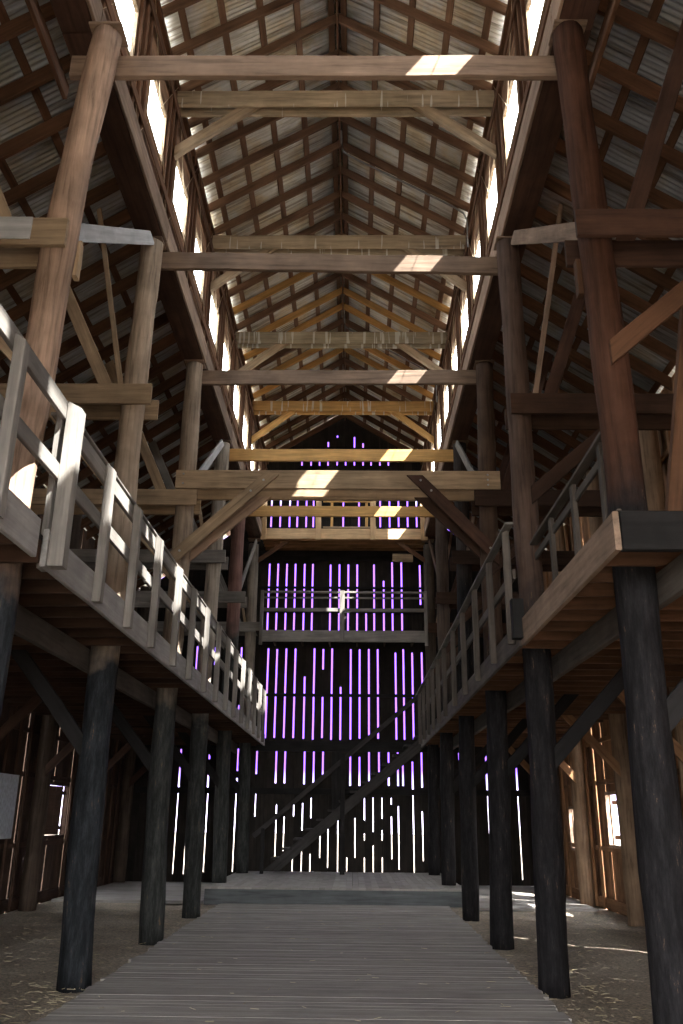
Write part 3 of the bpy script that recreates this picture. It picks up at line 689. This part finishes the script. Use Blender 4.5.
def backwall():
    w = MB(); sl = [q for q in SLITS if XOL + .1 < q[0] < XOR - .1]
    BANDS = [(-.05, 2.38, .022), (2.38, 3.62, .044), (3.62, 6.6, .046), (6.6, 9.1, .046), (9.1, 11.75, .046), (11.75, 99, .042)]
    for b0, b1, GW in BANDS:
        cols = []
        for q in sorted(sl):
            ov = min(q[2], b1) - max(q[1], b0)
            if ov < .02 or (ov < .2 and ov < .5 * (q[2] - q[1])): continue
            if cols and q[0] - cols[-1][0][0] < .07: cols[-1].append(q)
            else: cols.append([q])
        def piece(x0, x1):
            n = max(1, round((x1 - x0) / .24))
            for k in range(n):
                a = x0 + (x1 - x0) * k / n; b = x0 + (x1 - x0) * (k + 1) / n; t = random.uniform(0, .01)
                bs = [a] + [q for q in (-2.95, XRID, 2.3) if a < q < b] + [b]
                for p, q in zip(bs, bs[1:]):
                    t0, t1 = min(b1, wall_top(p + 1e-5)), min(b1, wall_top(q - 1e-5))
                    if min(t0, t1) > b0: w.slopebox(p, q, YB + t, YB + t + .025, b0, t0, t1)
                    elif max(t0, t1) > b0: w.slopebox(p, q, YB + t, YB + t + .025, b0 - .3, max(t0, b0 - .2), max(t1, b0 - .2))
        cur = XOL
        for c in cols:
            xc = sum(q[0] for q in c) / len(c); x0, x1 = xc - GW / 2, xc + GW / 2
            if x0 > cur: piece(cur, x0)
            z = b0; top = min(b1, wall_top(xc) - .02)
            for h0, h1 in sorted((max(q[1], b0), min(q[2], b1)) for q in c):
                if h0 > z: w.box(x0, x1, YB + .004, YB + .03, z, h0)
                z = max(z, h1)
            if top > z: w.box(x0, x1, YB + .004, YB + .03, z, top)
            cur = x1
        piece(cur, XOR)
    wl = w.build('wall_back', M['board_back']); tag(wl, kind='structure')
    for z, h, xa, xb in ((.12, .3, XOL + .1, XOR - .1), (2.36, .16, XOL + .1, XOR - .1), (3.6, .22, XOL + .1, XOR - .1), (5.0, .09, XOL + .1, XOR - .1), (6.6, .2, XOL + .1, XOR - .1), (8.2, .07, -5.9, 4.9), (7.45, .05, -2.7, 2.1),
                         (9.2, .3, -4.6, 4.1), (10.75, .08, -2.7, 2.1), (11.65, .35, -2.7, 2.1), (12.6, .12, -2.0, 1.5)):
        if z == .12: continue
        timber('girt', (xa, YB - .03, z), (xb, YB - .03, z), .05, h, M['black'], parent=wl, seg=8)
    for x in (-5.5, -3.75, -2.95, 2.25, 3.3, 4.25): timber('stud', (x, YB - .09, 0.02), (x, YB - .09, wall_top(x) - .5), .1, .06, M['black'], up=(0, 1, 0), parent=wl)
backwall()
# front wall behind the viewer with the open doorway
w = MB()
def fb(x0, x1, z0, ztop=True):
    n = max(1, round((x1 - x0) / .24))
    for k in range(n):
        a = x0 + (x1 - x0) * k / n; b = x0 + (x1 - x0) * (k + 1) / n
        w.slopebox(a, b, YF - .03, YF, z0, wall_top(a), wall_top(b))
fb(XOL, -2.95, -.05); fb(2.3, XOR, -.05); fb(-2.95, XRID, 5.2); fb(XRID, 2.3, 5.2)
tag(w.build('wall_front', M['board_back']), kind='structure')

# ------------------------------------------------------------------ galleries
GAL = {-1: empty('gallery', (-4.4, 14, 3.5)), 1: empty('gallery', (3.5, 15, 3.5))}
tag(GAL[-1], 'left gallery floor with joists and grey edge board, carried on the log posts', 'gallery'); tag(GAL[1], 'right gallery floor with joists and brown edge board, carried on the log posts', 'gallery')
RAI = {-1: empty('railing', (-2.42, 14, 3.55)), 1: empty('railing', (1.8, 16, 3.55)), 2: empty('railing', (2.2, 8.4, 3.8))}
tag(RAI[-1], 'silver-grey wooden railing of uprights and boards along the left gallery', 'railing'); tag(RAI[1], 'dull brown wooden railing of uprights along the right gallery', 'railing')
tag(RAI[2], 'short set-back railing between the two nearest posts of the right gallery', 'railing')
def gallery_deck(name, xs_in, x_out, xp, y0, y1, posts, label):
    """plank deck running lengthwise, notched around the posts"""
    d = MB(); s = 1 if x_out > xs_in else -1
    x = xs_in
    while (x_out - x) * s > .02:
        xn = x + s * .2
        if (xn - x_out) * s > 0: xn = x_out
        a, b = sorted((x, xn)); a += .003; b -= .003
        segs = [(y0, y1)]
        if b > xp - .23 and a < xp + .23:
            segs = []; q = y0
            for p in posts:
                if p - .23 > q: segs.append((q, p - .23))
                q = p + .23
            if q < y1: segs.append((q, y1))
        for p, q in segs: d.box(a, b, p, q, 3.75, 3.79)
        x = xn
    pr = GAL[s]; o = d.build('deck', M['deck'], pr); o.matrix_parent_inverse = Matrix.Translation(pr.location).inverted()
gallery_deck('gallery_deck', -2.5, XOL + .12, -2.93, 2.3, 24.75, [yy(i) for i in range(0, 7)], 'plank floor of the left gallery above the aisle')
gallery_deck('gallery_deck', 1.88, XOR - .12, 2.22, 5.8, 24.75, [yy(i) for i in range(1, 7)], 'plank floor of the right gallery above the aisle')
jl = [yy(0) - .73 + .4927 * k for k in range(46)]; jl = [y for y in jl if y < 24.7 and min(abs(y - yy(i)) for i in range(7)) > .19]
for y in jl:
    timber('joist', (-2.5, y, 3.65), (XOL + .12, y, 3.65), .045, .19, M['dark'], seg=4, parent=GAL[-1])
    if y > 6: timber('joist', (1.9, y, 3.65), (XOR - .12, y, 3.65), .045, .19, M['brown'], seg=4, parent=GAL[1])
for i in range(0, 6):
    timber('carrying_beam', (-3.19, yy(i) - (.9 if i == 0 else 0), 3.42), (-3.19, yy(i + 1) - .01, 3.42), .07, .26, M['greydark'], seg=6, parent=GAL[-1])
    if i: timber('carrying_beam', (2.46, yy(i) - (.8 if i == 1 else 0), 3.42), (2.46, yy(i + 1) - .01, 3.42), .07, .26, M['greydark'], seg=6, parent=GAL[1])
for a, b, xo in ((2.3, 6.2, 0), (6.45, 11.9, -.02), (11.91, 17.6, -.02), (17.61, 24.3, -.02)):
    timber('edge_board', (-2.455 + xo, a, 3.69), (-2.455 + xo, b, 3.69), .045, .31, M['silver'], seg=8, parent=GAL[-1])
for a, b, x, m_ in ((5.75, 9.3, 1.87, 'beam'), (9.31, 14.5, 1.85, 'greydark'), (14.51, 19.6, 1.85, 'greydark'), (19.61, 24.3, 1.85, 'greydark')):
    timber('edge_board', (x, a, 3.62), (x, b, 3.62), .045, .29, M[m_], seg=8, parent=GAL[1])
o = timber('end_beam', (1.9, 5.77, 3.62), (XOR - .1, 5.77, 3.62), .07, .29, M['black'], parent=GAL[1]); o['label'] = 'black end beam'
LB = [4.2, 5.35, 6.55, 7.76, 8.9, 10.02, 11.32, 12.48, 13.8, 15.03, 16.25, 17.45, 18.65, 19.85, 21.1, 22.25, 23.3]
for k, y in enumerate(LB):
    if k == 2:
        for dx in (0, -.14):
            o = timber('baluster', (-2.39 + dx, y + (0 if dx == 0 else .06), 3.55), (-2.39 + dx, y + (0 if dx == 0 else .06), 4.98), .055 if dx else .125, .13, M['grey'], up=(0, 1, 0), cut1=(.55, 0, 1), seg=4, parent=RAI[-1])
    else:
        timber('baluster', (-2.412, y, 3.56), (-2.412, y, 4.93), .085, .1, M['grey'], up=(0, 1, 0), cut1=(.8, 0, 1), seg=4, parent=RAI[-1])
def railrun(name, x, z, y0, y1, w, h, m_, pr, n=3):
    for k in range(n):
        a = y0 + (y1 - y0) * k / n; b = y0 + (y1 - y0) * (k + 1) / n - .004
        timber(name, (x, a, z + random.uniform(-.008, .008)), (x, b, z + random.uniform(-.008, .008)), w, h, M[m_], seg=7, parent=pr)
timber('top_rail', (-2.475, 2.4, 4.93), (-2.475, 6.6, 4.93), .04, .17, M['grey'], parent=RAI[-1])
railrun('top_rail', -2.475, 4.85, 6.61, 24.2, .04, .16, 'grey', RAI[-1])
railrun('cap_rail', -2.54, 4.955, 6.62, 24.2, .2, .03, 'grey', RAI[-1])
railrun('mid_rail', -2.475, 4.36, 2.4, 24.2, .04, .14, 'grey', RAI[-1])
for y in (7.0, 8.0, 9.0): timber('baluster', (2.2, y, 3.79), (2.2, y, 4.86), .05, .09, M['greydark'], up=(0, 1, 0), parent=RAI[2])
timber('top_rail', (2.2, 6.8, 4.88), (2.2, 9.95, 4.86), .1, .04, M['greydark'], parent=RAI[2])
timber('mid_rail', (2.22, 6.8, 4.72), (2.22, 9.95, 4.7), .03, .09, M['greydark'], parent=RAI[2])
timber('kick_board', (2.05, 6.2, 3.87), (2.05, 9.9, 3.87), .035, .16, M['greydark'], parent=GAL[1])
for y in [9.55, 10.85, 12.3, 13.75, 15.2, 16.8, 18.1, 19.4, 20.7, 22.0, 23.3]:
    timber('baluster', (1.785, y, 3.54), (1.785, y, 4.88), .085, .045, M['greydark'], up=(0, 1, 0), cut1=(-.5, 0, 1), seg=4, parent=RAI[1])
timber('end_block', (1.81, 9.25, 3.54), (1.81, 9.25, 3.98), .13, .13, M['black'], up=(0, 1, 0), parent=RAI[1])
railrun('cap_rail', 1.79, 4.9, 9.3, 24.2, .1, .03, 'grey', RAI[1])
railrun('mid_rail', 1.85, 4.35, 9.5, 24.2, .035, .12, 'greydark', RAI[1])

# ------------------------------------------------------------------ back galleries
o = timber('back_girder', (-2.7, 24.5, 3.53), (2.1, 24.5, 3.53), .1, .25, M['black'], seg=6); tag(o, 'dark girder crossing the back wall at gallery height, behind the staircase', 'beam')
t = empty('back_balcony', (-.3, 23.6, 6.3)); tag(t, 'dark second-level balcony with rails across the back wall', 'balcony')
timber('front_beam', (-2.62, 23.5, 6.45), (2.05, 23.5, 6.45), .06, .32, M['grey'], parent=t, seg=6)
timber('post', (-2.6, 23.5, 6.2), (-2.6, 23.5, 7.75), .09, .09, M['grey'], up=(0, 1, 0), parent=t)
timber('post', (-.33, 23.46, 6.3), (-.33, 23.46, 7.75), .14, .06, M['grey'], up=(0, 1, 0), parent=t)
timber('post', (2.03, 23.5, 6.2), (2.03, 23.5, 7.75), .09, .09, M['grey'], up=(0, 1, 0), parent=t)
timber('top_rail', (-2.6, 23.5, 7.71), (2.05, 23.5, 7.71), .1, .05, M['grey'], parent=t)
timber('rail', (-2.6, 23.52, 7.55), (2.05, 23.52, 7.55), .04, .05, M['grey'], parent=t)
timber('mid_rail', (-2.6, 23.5, 7.2), (2.05, 23.5, 7.2), .04, .1, M['grey'], parent=t)
d = MB(); y = 23.54
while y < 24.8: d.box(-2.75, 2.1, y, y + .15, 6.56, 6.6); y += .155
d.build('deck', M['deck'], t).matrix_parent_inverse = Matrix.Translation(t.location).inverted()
for x in (-2.3, -1.5, -.7, .1, .9, 1.7): timber('joist', (x, 23.53, 6.48), (x, 24.83, 6.48), .05, .14, M['dark'], parent=t)
t = empty('loft_balcony', (-.3, 23.7, 9.35)); tag(t, 'light tan loft balcony with square posts high on the back wall', 'balcony')
YL = 23.66
for xa, xb in ((-2.72, -1.05), (-1.04, .55), (.56, 2.16)): timber('front_board', (xa, YL, 9.51), (xb, YL, 9.51), .05, .32, M['loft'], parent=t)
for x in (-2.66, -1.05, .55, 2.05): timber('post', (x, YL - .045, 9.32), (x, YL - .045, 11.05), .16 if x < 2 else .2, .04, M['loft'], up=(0, 1, 0), parent=t)
timber('top_rail', (-2.75, YL - .04, 11.1), (2.12, YL - .04, 11.1), .12, .1, M['loft'], parent=t)
d = MB(); y = YL + .03
while y < 24.8: d.box(-2.74, 2.1, y, y + .15, 9.5, 9.54); y += .155
d.build('deck', M['deck'], t).matrix_parent_inverse = Matrix.Translation(t.location).inverted()
for y in (23.78, 24.1, 24.42, 24.74): timber('joist', (-2.7, y, 9.42), (2.1, y, 9.42), .05, .16, M['warm'], parent=t)
for s in (-1, 1):
    xa = -2.8 if s < 0 else 2.1
    o = timber('knee_brace', (xa, 23.85, 8.75), (xa - s * .8, 23.85, 9.32), .06, .12, M['brown'], cut0=(1, 0, 0), cut1=(0, 0, 1)); tag(o, 'small knee brace under the loft balcony, %s end' % ('left' if s < 0 else 'right'), 'brace')
t = empty('timber_frame', (0, 24.5, 9.54)); tag(t, 'small yellow pine open frame standing on the loft balcony', 'frame')
for x in (-.68, .38): timber('upright', (x, 24.5, 9.55), (x, 24.5, 10.9), .08, .05, M['yellow'], up=(0, 1, 0), parent=t)
for z in (9.98, 10.45, 10.85): timber('crosspiece', (-.95, 24.45, z), (.68, 24.45, z), .04, .11 if z > 10.8 else .06, M['yellow'] if z > 10 else M['tan'], parent=t)
o = timber('loft_shelf_board', (1.15, 24.3, 8.98), (1.75, 24.3, 8.98), .2, .2, M['tan']); 
tag(o, 'short tan box beam just under the loft at the right end', 'beam')

# staircase against the back wall
t = empty('staircase', (-.3, 24.1, .3)); tag(t, 'dark open staircase climbing rightward across the back wall', 'staircase')
a0, a1 = Vector((-2.1, 0, .38)), Vector((2.0, 0, 3.72))
for y in (23.75, 24.4):
    timber('stringer', (a0.x, y, a0.z), (a1.x, y, a1.z), .05, .26, M['stair'], cut0=(0, 0, 1), cut1=(1, 0, 0), parent=t, seg=6)
ns = 14
for k in range(ns):
    p = a0.lerp(a1, (k + .35) / ns)
    timber('tread', (p.x, 23.70, p.z + .2), (p.x, 24.43, p.z + .2), .28, .05, M['stair'], parent=t, seg=2)
timber('handrail', (-2.6, 23.72, 1.2), (1.95, 23.72, 4.98), .05, .12, M['stair'], parent=t, seg=6)
timber('newel_post', (-.27, 23.7, .3), (-.27, 23.7, 3.3), .12, .12, M['black'], up=(0, 1, 0), parent=t)
timber('newel_post', (-2.35, 23.7, .3), (-2.35, 23.7, 1.4), .09, .09, M['black'], up=(0, 1, 0), parent=t)
timber('newel_post', (1.9, 23.7, 3.6), (1.9, 23.7, 4.95), .09, .09, M['black'], up=(0, 1, 0), parent=t)
timber('back_post', (-.46, 24.44, 1.6), (-.46, 24.44, 3.4), .26, .05, M['black'], up=(0, 1, 0), parent=t)

# conduits
def roofR(x, d=.0): return 12.35 + SH * (XWR - x) - d
for y, lab, zt in ((13.09, 'nearer', 13.8), (19.3, 'farther', 13.8)):
    pts = [(XRID + .03, y - .5, ZR - .02), (XRID + .04, y - .25, ZR - .08), (XRID + .07, y - .1, ZR - .15), (XRID + .2, y - .03, roofR(XRID + .2, .06)), (XRID + .5, y, roofR(XRID + .5, .03)), (1.2, y, roofR(1.2, .03)), (1.85, y, roofR(1.85, .03)), (2.02, y, roofR(2.02, .06)), (2.08, y, 12.2), (2.08, y, 11.6)]
    tag(tube('conduit', pts, .018, M['conduit']), 'grey electrical conduit bent along a right roof rafter, the %s one' % lab, 'pipe')

# ------------------------------------------------------------------ litter: straw and pebbles
def straw(area, n, seed, label, zf):
    rr = random.Random(seed); m = MB()
    for _ in range(n):
        x = rr.uniform(area[0], area[1]); y = rr.uniform(area[2], area[3]); a = rr.uniform(0, 6.28); L = rr.uniform(.03, .11); tl = rr.uniform(0, .25)
        z = zf + rr.uniform(.001, .02); dx, dy = math.cos(a) * L / 2, math.sin(a) * L / 2; w = .0022
        px, py = -math.sin(a) * w, math.cos(a) * w
        k = len(m.v)
        for sx_ in (-1, 1):
            zz = z + (L * tl * .5 if sx_ > 0 else 0)
            m.v += [(x + sx_ * dx + px, y + sx_ * dy + py, zz), (x + sx_ * dx - px, y + sx_ * dy - py, zz), (x + sx_ * dx, y + sx_ * dy, zz + .004)]
        m.f += [(k, k + 1, k + 4, k + 3), (k + 1, k + 2, k + 5, k + 4), (k + 2, k, k + 3, k + 5), (k, k + 2, k + 1), (k + 3, k + 4, k + 5)]
    tag(m.build('loose_straw', M['straw'], origin=((area[0] + area[1]) / 2, (area[2] + area[3]) / 2, zf)), label, 'straw', kind='stuff')
straw((-5.8, -2.85, 7.0, 18), 500, 3, 'scattered straw on the dirt of the left aisle', -.035)
straw((2.0, 4.8, 7.0, 18), 400, 4, 'scattered straw on the dirt of the right aisle', -.035)
straw((2.0, 2.7, 8.2, 11.5), 130, 5, 'straw gathered along the right edge of the boardwalk', -.03)
straw((-3.4, -2.75, 7.6, 10.2), 120, 8, 'straw gathered along the left edge of the boardwalk', -.03)
straw((-2.6, 1.9, 7.5, 18), 90, 6, 'sparse straw wisps on the boardwalk planks', .006)

# ------------------------------------------------------------------ light
SKY = 9.0; VIO = .2
W = bpy.data.worlds.new('sky'); SC.world = W; W.use_nodes = True
nt = W.node_tree; nt.nodes.clear()
out = N(nt, 'ShaderNodeOutputWorld'); bg = N(nt, 'ShaderNodeBackground')
tc = N(nt, 'ShaderNodeTexCoord'); sx = N(nt, 'ShaderNodeSeparateXYZ'); nt.links.new(tc.outputs['Generated'], sx.inputs[0])
base = ramp(nt, sx.outputs[2], [(.0, (.98, .97, .96)), (.5, (.93, .95, .97)), (1.0, (.86, .92, 1.0))])
far = ramp(nt, sx.outputs[1], [(.80, (0, 0, 0)), (.86, (1, 1, 1))])
elev = ramp(nt, sx.outputs[2], [(-.0, (.6, .6, .6)), (.05, (1, 1, 1)), (.55, (1, 1, 1)), (.62, (0, 0, 0))])
lo = ramp(nt, sx.outputs[2], [(.345, (1, 1, 1)), (.375, (0, 0, 0))])
nar = ramp(nt, math_(nt, 'ABSOLUTE', sx.outputs[0]), [(.072, (1, 1, 1)), (.084, (0, 0, 0))])
f = math_(nt, 'MULTIPLY', math_(nt, 'MULTIPLY', far, elev), math_(nt, 'MAXIMUM', lo, nar))
col = mixc(nt, base, (.28 * VIO, .12 * VIO, 1.0 * VIO), f)
nt.links.new(col, bg.inputs[0]); bg.inputs[1].default_value = SKY
nt.links.new(bg.outputs[0], out.inputs[0])
sun = bpy.data.lights.new('sun', 'SUN'); sun.energy = 16.0; sun.angle = R(.53); sun.color = (1, .95, .88)
so = bpy.data.objects.new('sun', sun); COL.objects.link(so)
so.rotation_euler = Vector((-1, .9, -1.36)).to_track_quat('-Z', 'Y').to_euler()
def portal(loc, nrm, w, h):
    l = bpy.data.lights.new('sky_portal', 'AREA'); l.shape = 'RECTANGLE'; l.size = w; l.size_y = h
    l.cycles.is_portal = True
    o = bpy.data.objects.new('sky_portal', l); COL.objects.link(o); o.location = loc
    o.rotation_euler = Vector(nrm).to_track_quat('-Z', 'Z' if abs(nrm[2]) < .5 else 'Y').to_euler()
for c in WC:
    portal((XWL - .08, c, (WZ0 + WZ1) / 2), (1, 0, 0), .97, .86)
    portal((XWR + .08, c, (WZ0 + WZ1) / 2), (-1, 0, 0), .97, .86)
portal((-.35, YF - .1, 2.6), (0, 1, 0), 5.3, 5.3)

# ------------------------------------------------------------------ camera
cam = bpy.data.cameras.new('camera'); co = bpy.data.objects.new('camera', cam); COL.objects.link(co)
FPX, PIT, YAW, ROL = 849.06, .3455, .0159, .0099
cp, sp = math.cos(PIT), math.sin(PIT)
Rz = Matrix.Rotation(YAW, 3, 'Z')
F = Rz @ Vector((0, cp, sp)); Uv = Rz @ Vector((0, -sp, cp)); Rv = Rz @ Vector((1, 0, 0))
c_, s_ = math.cos(ROL), math.sin(ROL)
R2, U2 = Rv * c_ + Uv * s_, Uv * c_ - Rv * s_
co.matrix_world = Matrix.Translation((0, 0, EYE)) @ Matrix((R2, U2, -F)).transposed().to_4x4()
cam.sensor_fit = 'VERTICAL'; cam.sensor_height = 24.0; cam.lens = FPX / 1024 * 24.0
cam.clip_end = 400
SC.camera = co
SC.view_settings.view_transform = 'Standard'; SC.view_settings.look = 'None'
SC.view_settings.gamma = 1; SC.view_settings.use_curve_mapping = False
SC.view_settings.exposure = EXPO
SC.cycles.use_denoising = True
SC.cycles.max_bounces = 10; SC.cycles.diffuse_bounces = 6; SC.cycles.transparent_max_bounces = 12
SC.cycles.sample_clamp_indirect = 6
SC.cycles.caustics_reflective = False; SC.cycles.caustics_refractive = False
SC.cycles.use_fast_gi = False
